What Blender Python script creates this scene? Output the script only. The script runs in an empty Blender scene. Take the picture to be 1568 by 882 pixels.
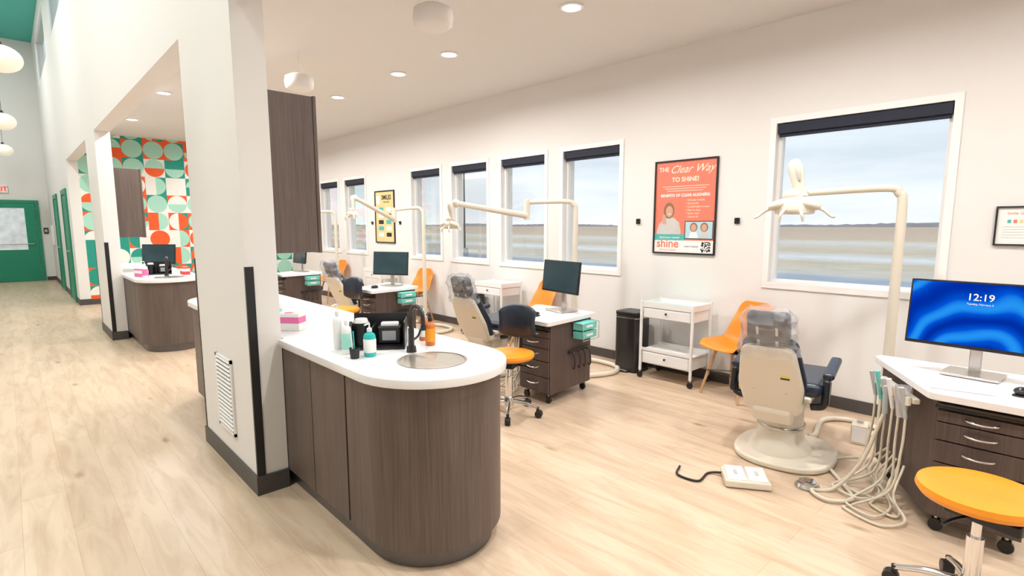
import bpy, bmesh, math, random
from mathutils import Vector, Matrix, Euler
random.seed(7)
S = bpy.context.scene
S.view_settings.view_transform = 'Standard'
R = math.radians

# ------------------------------------------------------------------ materials
def _nt(name):
    m = bpy.data.materials.new(name); m.use_nodes = True
    nt = m.node_tree; nt.nodes.clear()
    out = nt.nodes.new('ShaderNodeOutputMaterial')
    return m, nt, out
def rgb(c): return (c[0], c[1], c[2], 1.0)
def sc(c, k): return tuple(max(0, min(1, v*k)) for v in c)

def mk(name, col, rough=.5, metal=0, var=.05, scale=6, bump=0, emit=0, coat=0, spec=.5):
    m, nt, out = _nt(name)
    N, L = nt.nodes, nt.links
    b = N.new('ShaderNodeBsdfPrincipled')
    tc = N.new('ShaderNodeTexCoord')
    no = N.new('ShaderNodeTexNoise'); no.inputs['Scale'].default_value = scale; no.inputs['Detail'].default_value = 3
    L.new(tc.outputs['Object'], no.inputs['Vector'])
    mx = N.new('ShaderNodeMix'); mx.data_type = 'RGBA'
    L.new(no.outputs['Fac'], mx.inputs[0])
    mx.inputs[6].default_value = rgb(sc(col, 1-var)); mx.inputs[7].default_value = rgb(sc(col, 1+var))
    L.new(mx.outputs[2], b.inputs['Base Color'])
    b.inputs['Roughness'].default_value = rough
    b.inputs['Metallic'].default_value = metal
    b.inputs['Specular IOR Level'].default_value = spec
    b.inputs['Coat Weight'].default_value = coat
    if emit:
        L.new(mx.outputs[2], b.inputs['Emission Color']); b.inputs['Emission Strength'].default_value = emit
    if bump:
        bp = N.new('ShaderNodeBump'); bp.inputs['Strength'].default_value = bump; bp.inputs['Distance'].default_value = .01
        n2 = N.new('ShaderNodeTexNoise'); n2.inputs['Scale'].default_value = scale*20
        L.new(tc.outputs['Object'], n2.inputs['Vector'])
        L.new(n2.outputs['Fac'], bp.inputs['Height']); L.new(bp.outputs[0], b.inputs['Normal'])
    L.new(b.outputs[0], out.inputs[0])
    return m

def mk_laminate(name, c1, c2, rough=.45):
    m, nt, out = _nt(name); N, L = nt.nodes, nt.links
    b = N.new('ShaderNodeBsdfPrincipled'); g = N.new('ShaderNodeNewGeometry')
    mp = N.new('ShaderNodeMapping'); mp.inputs['Scale'].default_value = (60, 60, 1.3)
    L.new(g.outputs['Position'], mp.inputs[0])
    no = N.new('ShaderNodeTexNoise'); no.inputs['Scale'].default_value = 2.2; no.inputs['Detail'].default_value = 6; no.inputs['Roughness'].default_value = .65
    L.new(mp.outputs[0], no.inputs['Vector'])
    mp2 = N.new('ShaderNodeMapping'); mp2.inputs['Scale'].default_value = (5, 5, .5)
    L.new(g.outputs['Position'], mp2.inputs[0])
    n2 = N.new('ShaderNodeTexNoise'); n2.inputs['Scale'].default_value = 2; n2.inputs['Detail'].default_value = 4
    L.new(mp2.outputs[0], n2.inputs['Vector'])
    ad = N.new('ShaderNodeMath'); ad.operation = 'MULTIPLY_ADD'; ad.inputs[1].default_value = .35
    L.new(n2.outputs['Fac'], ad.inputs[0])
    ml = N.new('ShaderNodeMath'); ml.operation = 'MULTIPLY'; ml.inputs[1].default_value = .65
    L.new(no.outputs['Fac'], ml.inputs[0]); L.new(ml.outputs[0], ad.inputs[2])
    cr = N.new('ShaderNodeValToRGB'); L.new(ad.outputs[0], cr.inputs[0])
    cr.color_ramp.elements[0].position = .34; cr.color_ramp.elements[0].color = rgb(c1)
    cr.color_ramp.elements[1].position = .66; cr.color_ramp.elements[1].color = rgb(c2)
    L.new(cr.outputs[0], b.inputs['Base Color']); b.inputs['Roughness'].default_value = rough
    L.new(b.outputs[0], out.inputs[0]); return m

def mk_floor():
    m, nt, out = _nt('oak_plank_floor'); N, L = nt.nodes, nt.links
    b = N.new('ShaderNodeBsdfPrincipled'); g = N.new('ShaderNodeNewGeometry')
    mp = N.new('ShaderNodeMapping'); mp.inputs['Rotation'].default_value = (0, 0, R(90)); mp.inputs['Location'].default_value = (.3, .07, 0)
    L.new(g.outputs['Position'], mp.inputs[0])
    br = N.new('ShaderNodeTexBrick'); br.offset = .37; br.offset_frequency = 2; br.squash = 1
    br.inputs['Color1'].default_value = (.68, .53, .39, 1); br.inputs['Color2'].default_value = (.62, .47, .34, 1)
    br.inputs['Mortar'].default_value = (.46, .33, .23, 1)
    br.inputs['Scale'].default_value = 1; br.inputs['Mortar Size'].default_value = .0011; br.inputs['Mortar Smooth'].default_value = .3
    br.inputs['Brick Width'].default_value = 1.5; br.inputs['Row Height'].default_value = .19; br.inputs['Bias'].default_value = -.1
    L.new(mp.outputs[0], br.inputs['Vector'])
    m2 = N.new('ShaderNodeMapping'); m2.inputs['Scale'].default_value = (6, .9, 1)
    L.new(g.outputs['Position'], m2.inputs[0])
    no = N.new('ShaderNodeTexNoise'); no.inputs['Scale'].default_value = 1.9; no.inputs['Detail'].default_value = 8; no.inputs['Roughness'].default_value = .62; no.inputs['Distortion'].default_value = .8
    L.new(m2.outputs[0], no.inputs['Vector'])
    cr = N.new('ShaderNodeValToRGB'); L.new(no.outputs['Fac'], cr.inputs[0])
    cr.color_ramp.elements[0].position = .28; cr.color_ramp.elements[0].color = (.70, .61, .53, 1)
    cr.color_ramp.elements[1].position = .58; cr.color_ramp.elements[1].color = (1.0, 1.0, 1.0, 1)
    mu = N.new('ShaderNodeMix'); mu.data_type = 'RGBA'; mu.blend_type = 'MULTIPLY'; mu.inputs[0].default_value = .75
    L.new(br.outputs['Color'], mu.inputs[6]); L.new(cr.outputs[0], mu.inputs[7])
    m3 = N.new('ShaderNodeMapping'); m3.inputs['Scale'].default_value = (3.2, 1.2, 1)
    L.new(g.outputs['Position'], m3.inputs[0])
    vo = N.new('ShaderNodeTexVoronoi'); vo.inputs['Scale'].default_value = 1.2; L.new(m3.outputs[0], vo.inputs['Vector'])
    c2 = N.new('ShaderNodeValToRGB'); L.new(vo.outputs['Distance'], c2.inputs[0])
    c2.color_ramp.elements[0].position = .02; c2.color_ramp.elements[0].color = (.45, .33, .25, 1)
    c2.color_ramp.elements[1].position = .12; c2.color_ramp.elements[1].color = (1, 1, 1, 1)
    mv = N.new('ShaderNodeMix'); mv.data_type = 'RGBA'; mv.blend_type = 'MULTIPLY'; mv.inputs[0].default_value = .75
    L.new(mu.outputs[2], mv.inputs[6]); L.new(c2.outputs[0], mv.inputs[7])
    L.new(mv.outputs[2], b.inputs['Base Color'])
    b.inputs['Roughness'].default_value = .34; b.inputs['Specular IOR Level'].default_value = .4
    L.new(b.outputs[0], out.inputs[0]); return m

def mk_wallpaper(cell=.175):
    m, nt, out = _nt('geometric_wallpaper'); N, L = nt.nodes, nt.links
    b = N.new('ShaderNodeBsdfPrincipled'); b.inputs['Roughness'].default_value = .7
    g = N.new('ShaderNodeNewGeometry'); sp = N.new('ShaderNodeSeparateXYZ'); L.new(g.outputs['Position'], sp.inputs[0])
    def M(op, a, bb=None):
        n = N.new('ShaderNodeMath'); n.operation = op
        for i, v in enumerate((a, bb)):
            if v is None: continue
            if isinstance(v, (int, float)): n.inputs[i].default_value = v
            else: L.new(v, n.inputs[i])
        return n.outputs[0]
    u = M('DIVIDE', sp.outputs['X'], cell); v = M('DIVIDE', sp.outputs['Z'], cell)
    fu, fv = M('FLOOR', u), M('FLOOR', v); cu, cv = M('FRACT', u), M('FRACT', v)
    pu = M('MODULO', fu, 2); pv = M('MODULO', fv, 2)
    bu = M('FLOOR', M('DIVIDE', fu, 2)); bv = M('FLOOR', M('DIVIDE', fv, 2))
    cb = N.new('ShaderNodeCombineXYZ'); L.new(bu, cb.inputs[0]); L.new(bv, cb.inputs[1])
    wn = N.new('ShaderNodeTexWhiteNoise'); L.new(cb.outputs[0], wn.inputs['Vector'])
    vert = M('GREATER_THAN', wn.outputs['Value'], .5)
    half = M('ADD', M('MULTIPLY', pu, vert), M('MULTIPLY', pv, M('SUBTRACT', 1, vert)))
    def rnd(z0):
        c = N.new('ShaderNodeCombineXYZ'); L.new(bu, c.inputs[0]); L.new(bv, c.inputs[1]); L.new(M('ADD', half, z0), c.inputs[2])
        w_ = N.new('ShaderNodeTexWhiteNoise'); L.new(c.outputs[0], w_.inputs['Vector']); return w_.outputs['Value']
    r1, r2 = rnd(3.3), rnd(11.7)
    au = M('SUBTRACT', cu, M('SUBTRACT', 1, pu)); av = M('SUBTRACT', cv, M('SUBTRACT', 1, pv))
    d = M('SQRT', M('ADD', M('MULTIPLY', au, au), M('MULTIPLY', av, av)))
    ins = M('LESS_THAN', d, .97)
    def ramp(src, cols):
        c = N.new('ShaderNodeValToRGB'); c.color_ramp.interpolation = 'CONSTANT'; L.new(src, c.inputs[0])
        e = c.color_ramp.elements
        while len(e) < len(cols): e.new(.5)
        for i, cc in enumerate(cols): e[i].position = i/len(cols); e[i].color = rgb(cc)
        return c.outputs[0]
    teal = (.012, .30, .23); mint = (.38, .70, .58); orange = (.84, .11, .02); white = (.82, .84, .80)
    A = ramp(r1, [white, teal, teal, orange, teal, orange, white])
    B = ramp(r2, [orange, mint, mint, teal, mint, white, orange])
    mx = N.new('ShaderNodeMix'); mx.data_type = 'RGBA'; L.new(ins, mx.inputs[0]); L.new(A, mx.inputs[6]); L.new(B, mx.inputs[7])
    L.new(mx.outputs[2], b.inputs['Base Color']); L.new(b.outputs[0], out.inputs[0]); return m

def mk_glass(name, tint=(1, 1, 1), gl=.06, rough=.02, milky=0):
    m, nt, out = _nt(name); N, L = nt.nodes, nt.links
    t = N.new('ShaderNodeBsdfTransparent'); t.inputs[0].default_value = rgb(tint)
    g = N.new('ShaderNodeBsdfGlossy'); g.inputs['Roughness'].default_value = rough
    lw = N.new('ShaderNodeLayerWeight'); lw.inputs['Blend'].default_value = .25
    mm = N.new('ShaderNodeMath'); mm.operation = 'MULTIPLY_ADD'; mm.inputs[1].default_value = .25; mm.inputs[2].default_value = gl
    L.new(lw.outputs['Fresnel'], mm.inputs[0])
    mx = N.new('ShaderNodeMixShader'); L.new(mm.outputs[0], mx.inputs[0]); L.new(t.outputs[0], mx.inputs[1]); L.new(g.outputs[0], mx.inputs[2])
    last = mx
    if milky:
        df = N.new('ShaderNodeBsdfDiffuse'); df.inputs[0].default_value = (.85, .86, .90, 1)
        tc = N.new('ShaderNodeTexCoord'); no = N.new('ShaderNodeTexNoise'); no.inputs['Scale'].default_value = 25; L.new(tc.outputs['Object'], no.inputs['Vector'])
        mk_ = N.new('ShaderNodeMath'); mk_.operation = 'MULTIPLY'; mk_.inputs[1].default_value = milky*2; L.new(no.outputs['Fac'], mk_.inputs[0])
        m2 = N.new('ShaderNodeMixShader'); L.new(mk_.outputs[0], m2.inputs[0]); L.new(mx.outputs[0], m2.inputs[1]); L.new(df.outputs[0], m2.inputs[2]); last = m2
    L.new(last.outputs[0], out.inputs[0]); return m

def mk_screen(name):
    m, nt, out = _nt(name); N, L = nt.nodes, nt.links
    tc = N.new('ShaderNodeTexCoord')
    w = N.new('ShaderNodeTexWave'); w.wave_type = 'RINGS'; w.inputs['Scale'].default_value = 2.2; w.inputs['Distortion'].default_value = 6; w.inputs['Detail'].default_value = 1; w.inputs['Detail Scale'].default_value = 1.3
    L.new(tc.outputs['Object'], w.inputs['Vector'])
    cr = N.new('ShaderNodeValToRGB'); L.new(w.outputs['Fac'], cr.inputs[0])
    e = cr.color_ramp.elements
    e[0].position = 0; e[0].color = (.0, .03, .42, 1); e[1].position = 1; e[1].color = (.02, .33, 1, 1)
    k = e.new(.6); k.color = (.0, .10, .75, 1)
    em = N.new('ShaderNodeEmission'); em.inputs[1].default_value = .9; L.new(cr.outputs[0], em.inputs[0])
    L.new(em.outputs[0], out.inputs[0]); return m

def mk_ground():
    m, nt, out = _nt('winter_field_ground'); N, L = nt.nodes, nt.links
    b = N.new('ShaderNodeBsdfPrincipled'); b.inputs['Roughness'].default_value = .95; b.inputs['Specular IOR Level'].default_value = .05
    g = N.new('ShaderNodeNewGeometry'); sp = N.new('ShaderNodeSeparateXYZ'); L.new(g.outputs['Position'], sp.inputs[0])
    no = N.new('ShaderNodeTexNoise'); no.inputs['Scale'].default_value = .09; no.inputs['Detail'].default_value = 6
    L.new(g.outputs['Position'], no.inputs['Vector'])
    ms = N.new('ShaderNodeMath'); ms.operation = 'MULTIPLY'; L.new(sp.outputs['X'], ms.inputs[0]); ms.inputs[1].default_value = .22
    a = N.new('ShaderNodeMath'); a.operation = 'MULTIPLY_ADD'; L.new(no.outputs['Fac'], a.inputs[0]); L.new(ms.outputs[0], a.inputs[1]); L.new(sp.outputs['X'], a.inputs[2])
    dv = N.new('ShaderNodeMath'); dv.operation = 'DIVIDE'; dv.inputs[1].default_value = 200; L.new(a.outputs[0], dv.inputs[0])
    cr = N.new('ShaderNodeValToRGB'); L.new(dv.outputs[0], cr.inputs[0]); e = cr.color_ramp.elements
    stops = [(0, (.66, .60, .42)), (.062, (.66, .60, .42)), (.066, (.78, .78, .77)), (.072, (.48, .52, .57)), (.118, (.50, .54, .59)), (.122, (.74, .68, .58)), (.165, (.72, .60, .42)), (.19, (.90, .88, .86)), (.235, (.72, .59, .42)), (.36, (.84, .77, .67)), (.44, (.74, .57, .41)), (1, (.70, .53, .39))]
    while len(e) < len(stops): e.new(.5)
    for i, (p, c) in enumerate(stops): e[i].position = p; e[i].color = rgb(c)
    n2 = N.new('ShaderNodeTexNoise'); n2.inputs['Scale'].default_value = .8; n2.inputs['Detail'].default_value = 7
    L.new(g.outputs['Position'], n2.inputs['Vector'])
    c2 = N.new('ShaderNodeValToRGB'); L.new(n2.outputs['Fac'], c2.inputs[0]); c2.color_ramp.elements[0].color = (.78, .78, .78, 1); c2.color_ramp.elements[1].color = (1.15, 1.15, 1.15, 1)
    mx = N.new('ShaderNodeMix'); mx.data_type = 'RGBA'; mx.blend_type = 'MULTIPLY'; mx.inputs[0].default_value = 1
    L.new(cr.outputs[0], mx.inputs[6]); L.new(c2.outputs[0], mx.inputs[7]); L.new(mx.outputs[2], b.inputs['Base Color'])
    L.new(b.outputs[0], out.inputs[0]); return m

WALL = mk('wall_paint', (.80, .785, .77), .75, var=.01, scale=1.5, spec=.2)
CEIL = mk('ceiling_paint', (.76, .745, .73), .85, var=.01, scale=1.5, spec=.1)
TEALC = mk('teal_ceiling_paint', (.08, .50, .41), .7, var=.03)
TRIMW = mk('white_trim_paint', (.88, .875, .87), .45, var=.01)
BASEB = mk('dark_vinyl_base', (.075, .068, .066), .5)
BLK = mk('black_plastic', (.012, .012, .014), .35)
BLKM = mk('black_metal', (.015, .015, .016), .3, coat=.3)
BLIND = mk('navy_roller_blind', (.012, .016, .035), .7)
LAM = mk_laminate('dark_wood_laminate', (.080, .056, .047), (.160, .120, .104))
LAM2 = mk_laminate('espresso_wood_laminate', (.055, .036, .033), (.125, .085, .074))
FLOOR = mk_floor(); PAPER = mk_wallpaper(); GLASS = mk_glass('window_glass', gl=.01); PLAS = mk_glass('clear_plastic_film', (.97, .97, .98), .10, .15, milky=.16)
QUARTZ = mk('white_quartz', (.86, .86, .87), .25, var=.015, scale=60)
STEEL = mk('brushed_steel', (.62, .60, .57), .28, 1, var=.08, scale=30)
SINKS = mk('sink_steel', (.34, .31, .27), .38, 1, var=.1, scale=30)
CHROME = mk('chrome', (.75, .75, .76), .12, 1, var=.02)
CREAM = mk('cream_enamel', (.76, .70, .59), .35, var=.02, coat=.2)
CREAM2 = mk('cream_hose_rubber', (.70, .64, .52), .5, var=.05)
NAVY = mk('navy_vinyl', (.018, .028, .05), .32, var=.2, scale=15)
ORANGE = mk('orange_vinyl', (.88, .32, .02), .35, var=.04)
ORANGEP = mk('orange_plastic', (.86, .27, .02), .4, var=.04)
OAK = mk('light_oak_legs', (.55, .33, .17), .5, var=.15, scale=30)
WMET = mk('white_powder_coat', (.84, .84, .83), .4, var=.01)
TEAL = mk('teal_cardboard', (.16, .58, .52), .55, var=.05)
MINT = mk('mint_mat', (.36, .75, .66), .6, var=.04)
GREEN = mk('green_door_paint', (.01, .26, .15), .4, var=.05)
WHITEP = mk('white_plastic', (.85, .85, .85), .35, var=.01)
SPK = mk('speaker_white', (.82, .80, .78), .7, var=.01)
SCRB = mk_screen('blue_desktop_screen')
SCRD = mk('dark_monitor_screen', (.018, .05, .065), .12, var=.5, scale=5)
GROUND = mk_ground()
PINK = mk('pink_card', (.80, .18, .42), .5); LAV = mk('lavender_paper', (.74, .70, .80), .6)
CORAL = mk('coral_poster_paper', (.76, .21, .14), .5, var=.02); YEL = mk('yellow_poster_paper', (.76, .62, .30), .5, var=.08)
PAPERW = mk('white_paper', (.88, .87, .85), .6, var=.01); PTEAL = mk('poster_teal_ink', (.08, .45, .42), .5)
PCREAM = mk('poster_cream_ink', (.90, .78, .62), .6)
SKIN = mk('poster_skin_ink', (.62, .36, .26), .5); HAIR = mk('poster_hair_ink', (.30, .15, .08), .5); PGREY = mk('poster_photo_grey', (.60, .58, .56), .5, var=.2)
LIGHTM = mk('downlight_diffuser', (1, .97, .93), .5, emit=6)
GLOBE = mk('pendant_opal_glass', (.95, .88, .76), .4, emit=.35, var=.01)
REDS = mk('exit_sign_red', (.8, .02, .02), .5, emit=1.0)
AMBER = mk('amber_soap', (.60, .16, .03), .2); TEALL = mk('teal_mouthwash', (.03, .50, .48), .15)
YSTICK = mk('yellow_sticker', (.85, .7, .05), .5)
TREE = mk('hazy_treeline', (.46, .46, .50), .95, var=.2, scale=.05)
ASPH = mk('grey_concrete', (.5, .5, .5), .9)

# ------------------------------------------------------------------ geometry helpers
def root(name, loc=(0, 0, 0), rz=0, M=None):
    e = bpy.data.objects.new(name, None); S.collection.objects.link(e)
    e.empty_display_size = .1
    if M is not None: e.matrix_world = M
    else:
        e.location = loc; e.rotation_euler = (0, 0, R(rz))
    return e

def fin(name, V, F, mat, par=None, bevel=0, seg=2, smooth=True, ang=38, sub=0, solid=0, M=None):
    me = bpy.data.meshes.new(name)
    if M is not None: V = [M @ Vector(v) for v in V]
    me.from_pydata([tuple(v) for v in V], [], F); me.update(calc_edges=True)
    bm = bmesh.new(); bm.from_mesh(me); bmesh.ops.recalc_face_normals(bm, faces=bm.faces); bm.to_mesh(me); bm.free()
    mats = mat if isinstance(mat, (list, tuple)) else [mat]
    for k in mats: me.materials.append(k)
    if smooth:
        for p in me.polygons: p.use_smooth = True
        me.set_sharp_from_angle(angle=R(ang))
    ob = bpy.data.objects.new(name, me); S.collection.objects.link(ob)
    if par: ob.parent = par
    if solid:
        s = ob.modifiers.new('solid', 'SOLIDIFY'); s.thickness = solid; s.offset = 0
    if bevel:
        b = ob.modifiers.new('bevel', 'BEVEL'); b.width = bevel; b.segments = seg; b.limit_method = 'ANGLE'; b.angle_limit = R(40)
        if smooth and seg > 1: b.harden_normals = True
    if sub:
        s = ob.modifiers.new('sub', 'SUBSURF'); s.levels = sub; s.render_levels = sub
    return ob

CF = [(0, 3, 2, 1), (4, 5, 6, 7), (0, 1, 5, 4), (1, 2, 6, 5), (2, 3, 7, 6), (3, 0, 4, 7)]
def cubev(a, b):
    return [(a[0], a[1], a[2]), (b[0], a[1], a[2]), (b[0], b[1], a[2]), (a[0], b[1], a[2]),
            (a[0], a[1], b[2]), (b[0], a[1], b[2]), (b[0], b[1], b[2]), (a[0], b[1], b[2])]
def box(par, name, c, s, mat, bevel=.003, rot=None, seg=2, M=None):
    V = cubev([-k/2 for k in s], [k/2 for k in s])
    T = Matrix.Translation(c)
    if rot: T = T @ Euler([R(k) for k in rot]).to_matrix().to_4x4()
    if M is not None: T = M @ T
    return fin(name, V, CF, mat, par, bevel, seg, M=T)
def boxes(par, name, lst, mat, bevel=0):
    V, F = [], []
    for a, b in lst:
        n = len(V); V += cubev(a, b); F += [tuple(i+n for i in f) for f in CF]
    return fin(name, V, F, mat, par, bevel, smooth=False)
def frame(d):
    d = Vector(d).normalized(); up = Vector((0, 0, 1)) if abs(d.z) < .95 else Vector((1, 0, 0))
    x = up.cross(d).normalized(); y = d.cross(x); return x, y, d
def cyl(par, name, p0, p1, r, mat, r2=None, seg=20, bevel=0):
    p0, p1 = Vector(p0), Vector(p1); r2 = r if r2 is None else r2
    x, y, d = frame(p1-p0); V = []
    for p, q in ((p0, r), (p1, r2)):
        for i in range(seg):
            a = 2*math.pi*i/seg; V.append(p+x*math.cos(a)*q+y*math.sin(a)*q)
    F = [(i, (i+1) % seg, seg+(i+1) % seg, seg+i) for i in range(seg)] + [tuple(range(seg))[::-1], tuple(range(seg, 2*seg))]
    return fin(name, V, F, mat, par, bevel)
def cat(pts, n):
    P = [Vector(p) for p in pts]
    if len(P) < 3 or n <= 1: return P
    o = []; Q = [P[0]*2-P[1]] + P + [P[-1]*2-P[-2]]
    for i in range(1, len(Q)-2):
        a, b, c, d = Q[i-1:i+3]
        for k in range(n):
            t = k/n
            o.append(.5*((2*b)+(c-a)*t+(2*a-5*b+4*c-d)*t*t+(3*b-a-3*c+d)*t**3))
    o.append(P[-1]); return o
def tube(par, name, pts, r, mat, n=8, seg=10, r2=None):
    P = cat(pts, n); V = []; F = []; N = len(P)
    x = None
    for i, p in enumerate(P):
        d = (P[min(i+1, N-1)]-P[max(i-1, 0)]).normalized()
        if x is None: x, y, _ = frame(d)
        else:
            x = (x-d*x.dot(d)).normalized(); y = d.cross(x)
        q = r if r2 is None else r+(r2-r)*i/(N-1)
        for k in range(seg):
            a = 2*math.pi*k/seg; V.append(p+x*math.cos(a)*q+y*math.sin(a)*q)
    for i in range(N-1):
        for k in range(seg):
            F.append((i*seg+k, i*seg+(k+1) % seg, (i+1)*seg+(k+1) % seg, (i+1)*seg+k))
    F += [tuple(range(seg))[::-1], tuple(range((N-1)*seg, N*seg))]
    return fin(name, V, F, mat, par, ang=50)
def lathe(par, name, prof, c, mat, seg=32, M=None, sx=1, sy=1, ang=38):
    V = []; F = []
    for r, z in prof:
        for k in range(seg):
            a = 2*math.pi*k/seg; V.append((math.cos(a)*r*sx, math.sin(a)*r*sy, z))
    for i in range(len(prof)-1):
        for k in range(seg):
            F.append((i*seg+k, i*seg+(k+1) % seg, (i+1)*seg+(k+1) % seg, (i+1)*seg+k))
    if prof[0][0] > 1e-4: F.append(tuple(range(seg))[::-1])
    if prof[-1][0] > 1e-4: F.append(tuple(range((len(prof)-1)*seg, len(prof)*seg)))
    T = Matrix.Translation(c)
    if M is not None: T = T @ M
    return fin(name, V, F, mat, par, M=T, ang=ang)
def ell(par, name, c, s, mat, M=None, seg=24, n=12):
    prof = [(math.sin(math.pi*i/n)*.5, -math.cos(math.pi*i/n)*.5) for i in range(n+1)]
    prof[0] = (.002, -.5); prof[-1] = (.002, .5)
    T = Matrix.Diagonal((s[0], s[1], s[2], 1))
    if M is not None: T = M @ T
    return lathe(par, name, prof, c, mat, seg, T, ang=80)
def fillet(poly, r, n=6):
    o = []; N = len(poly)
    for i in range(N):
        p = Vector(poly[i]).to_2d(); a = (Vector(poly[i-1]).to_2d()-p); b = (Vector(poly[(i+1) % N]).to_2d()-p)
        rr = r[i] if isinstance(r, (list, tuple)) else r
        if rr <= 0: o.append(tuple(p)); continue
        an = a.angle(b); k = min(rr/math.tan(an/2), a.length*.49, b.length*.49)
        A = p+a.normalized()*k; B = p+b.normalized()*k
        for j in range(n+1):
            t = j/n; q = A*(1-t)**2+p*2*t*(1-t)+B*t*t; o.append((q.x, q.y))
    return o
def prism(par, name, poly, z0, z1, mat, bevel=0, M=None, top=True, seg=2, smooth=True):
    n = len(poly); V = [(p[0], p[1], z0) for p in poly]+[(p[0], p[1], z1) for p in poly]
    F = [(i, (i+1) % n, n+(i+1) % n, n+i) for i in range(n)]+[tuple(range(n))[::-1]]
    if top: F.append(tuple(range(n, 2*n)))
    return fin(name, V, F, mat, par, bevel, seg, M=M, smooth=smooth)
def rrect(w, h, r, cx=0, cy=0, n=6):
    return fillet([(cx-w/2, cy-h/2), (cx+w/2, cy-h/2), (cx+w/2, cy+h/2), (cx-w/2, cy+h/2)], r, n)
def surf(par, name, f, nu, nv, mat, thick, sub=1):
    V = [f(i/nu, j/nv*2-1) for i in range(nu+1) for j in range(nv+1)]
    F = [(i*(nv+1)+j, i*(nv+1)+j+1, (i+1)*(nv+1)+j+1, (i+1)*(nv+1)+j) for i in range(nu) for j in range(nv)]
    return fin(name, V, F, mat, par, solid=thick, sub=sub, ang=180)
def holed(par, name, outer, hole, z0, z1, mat, bev=.004):
    cu = bpy.data.curves.new(name, 'CURVE'); cu.dimensions = '2D'; cu.fill_mode = 'BOTH'
    for pl in (outer, hole):
        if not pl: continue
        s = cu.splines.new('POLY'); s.points.add(len(pl)-1); s.use_cyclic_u = True
        for i, p in enumerate(pl): s.points[i].co = (p[0], p[1], 0, 1)
    cu.extrude = (z1-z0)/2-bev; cu.bevel_depth = bev; cu.bevel_resolution = 2; cu.offset = -bev
    o = bpy.data.objects.new('tmp', cu); S.collection.objects.link(o); bpy.context.view_layer.update()
    me = bpy.data.meshes.new_from_object(o.evaluated_get(bpy.context.evaluated_depsgraph_get()))
    bpy.data.objects.remove(o)
    me.transform(Matrix.Translation((0, 0, (z0+z1)/2))); me.materials.clear(); me.materials.append(mat); me.name = name
    ob = bpy.data.objects.new(name, me); S.collection.objects.link(ob)
    if par: ob.parent = par
    return ob
def text(par, name, s, size, loc, mat, M=None, shear=0, al='CENTER', bold=0):
    cu = bpy.data.curves.new(name, 'FONT'); cu.body = s; cu.size = size; cu.align_x = al; cu.shear = shear; cu.extrude = .0006; cu.offset = bold
    cu.resolution_u = 3
    o = bpy.data.objects.new('tmp', cu); S.collection.objects.link(o); bpy.context.view_layer.update()
    me = bpy.data.meshes.new_from_object(o.evaluated_get(bpy.context.evaluated_depsgraph_get()))
    bpy.data.objects.remove(o)
    T = Matrix.Translation(loc)
    if M is not None: T = M @ T
    me.transform(T); me.materials.clear(); me.materials.append(mat)
    ob = bpy.data.objects.new(name, me); S.collection.objects.link(ob); ob.parent = par
    return ob
# local frame for things hung on the east wall: x -> -Y, y -> Z, z -> -X
EAST = Matrix(((0, 0, -1, 0), (-1, 0, 0, 0), (0, 1, 0, 0), (0, 0, 0, 1)))

def wall_y(name, x0, x1, y0, y1, z0, z1, ops, mat):
    ys = sorted(set([y0, y1]+[o[0] for o in ops]+[o[1] for o in ops])); L = []
    for a, b in zip(ys, ys[1:]):
        m = (a+b)/2; h = sorted([(o[2], o[3]) for o in ops if o[0] < m < o[1]])
        z = z0
        for p, q in h:
            if p > z: L.append(((x0, a, z), (x1, b, p)))
            z = q
        if z < z1: L.append(((x0, a, z), (x1, b, z1)))
    return boxes(None, name, L, mat)

# ------------------------------------------------------------------ room shell
XW = 4.9; XD = .91; XD2 = 1.075; YN = 12.9; YE = 19.5; CZ = 3.2; HZ = 6.25
boxes(None, 'floor', [((-2.4, -4.2, -.1), (5.1, 19.7, 0))], FLOOR)
boxes(None, 'ceiling', [((XD2, -4.2, CZ), (5.1, 13.1, CZ+.15))], CEIL)
boxes(None, 'ceiling_corridor', [((-2.4, -4.2, HZ), (XD2, 19.7, HZ+.15))], TEALC)
wins = [(.74, 1.93), (3.55, 4.36), (4.66, 5.46), (5.76, 6.56), (6.86, 7.66), (9.22, 10.02), (10.33, 11.13), (11.43, 12.23), (-2.2, -1.0)]  # last opening is an unseen window, added to let in daylight
WZ0, WZ1 = 1.0, 2.36
wall_y('wall_east', XW, XW+.2, -4.2, 13.1, 0, CZ, [(a, b, WZ0, WZ1) for a, b in wins], WALL)
boxes(None, 'wall_north_wallpaper', [((XD2, YN, 0), (XW, YN+.2, CZ))], PAPER)
dop = [(4.10, 8.65, 0, 2.68), (9.65, YN, 0, 2.68), (-1.55, 3.05, 0, 2.68), (-4.2, -2.55, 0, 2.68)]
cle = [(14.9, 18.2, 4.9, 5.95), (10.9, 13.6, 4.9, 5.95), (7.2, 9.7, 4.9, 5.95), (3.5, 6.0, 4.9, 5.95), (0, 2.5, 4.9, 5.95)]
wall_y('wall_divider', XD, XD2, -4.2, 19.5, 0, HZ, dop+cle, WALL)
boxes(None, 'wall_west', [((-2.4, -4.2, 0), (-2.2, 19.7, HZ))], WALL)
boxes(None, 'wall_south', [((-2.2, -4.2, 0), (XD, -4.0, HZ)), ((XD, -4.2, 0), (XW, -4.0, CZ))], WALL)
boxes(None, 'wall_north_corridor', [((-2.2, YE, 0), (XD, YE+.2, HZ))], WALL)

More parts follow.
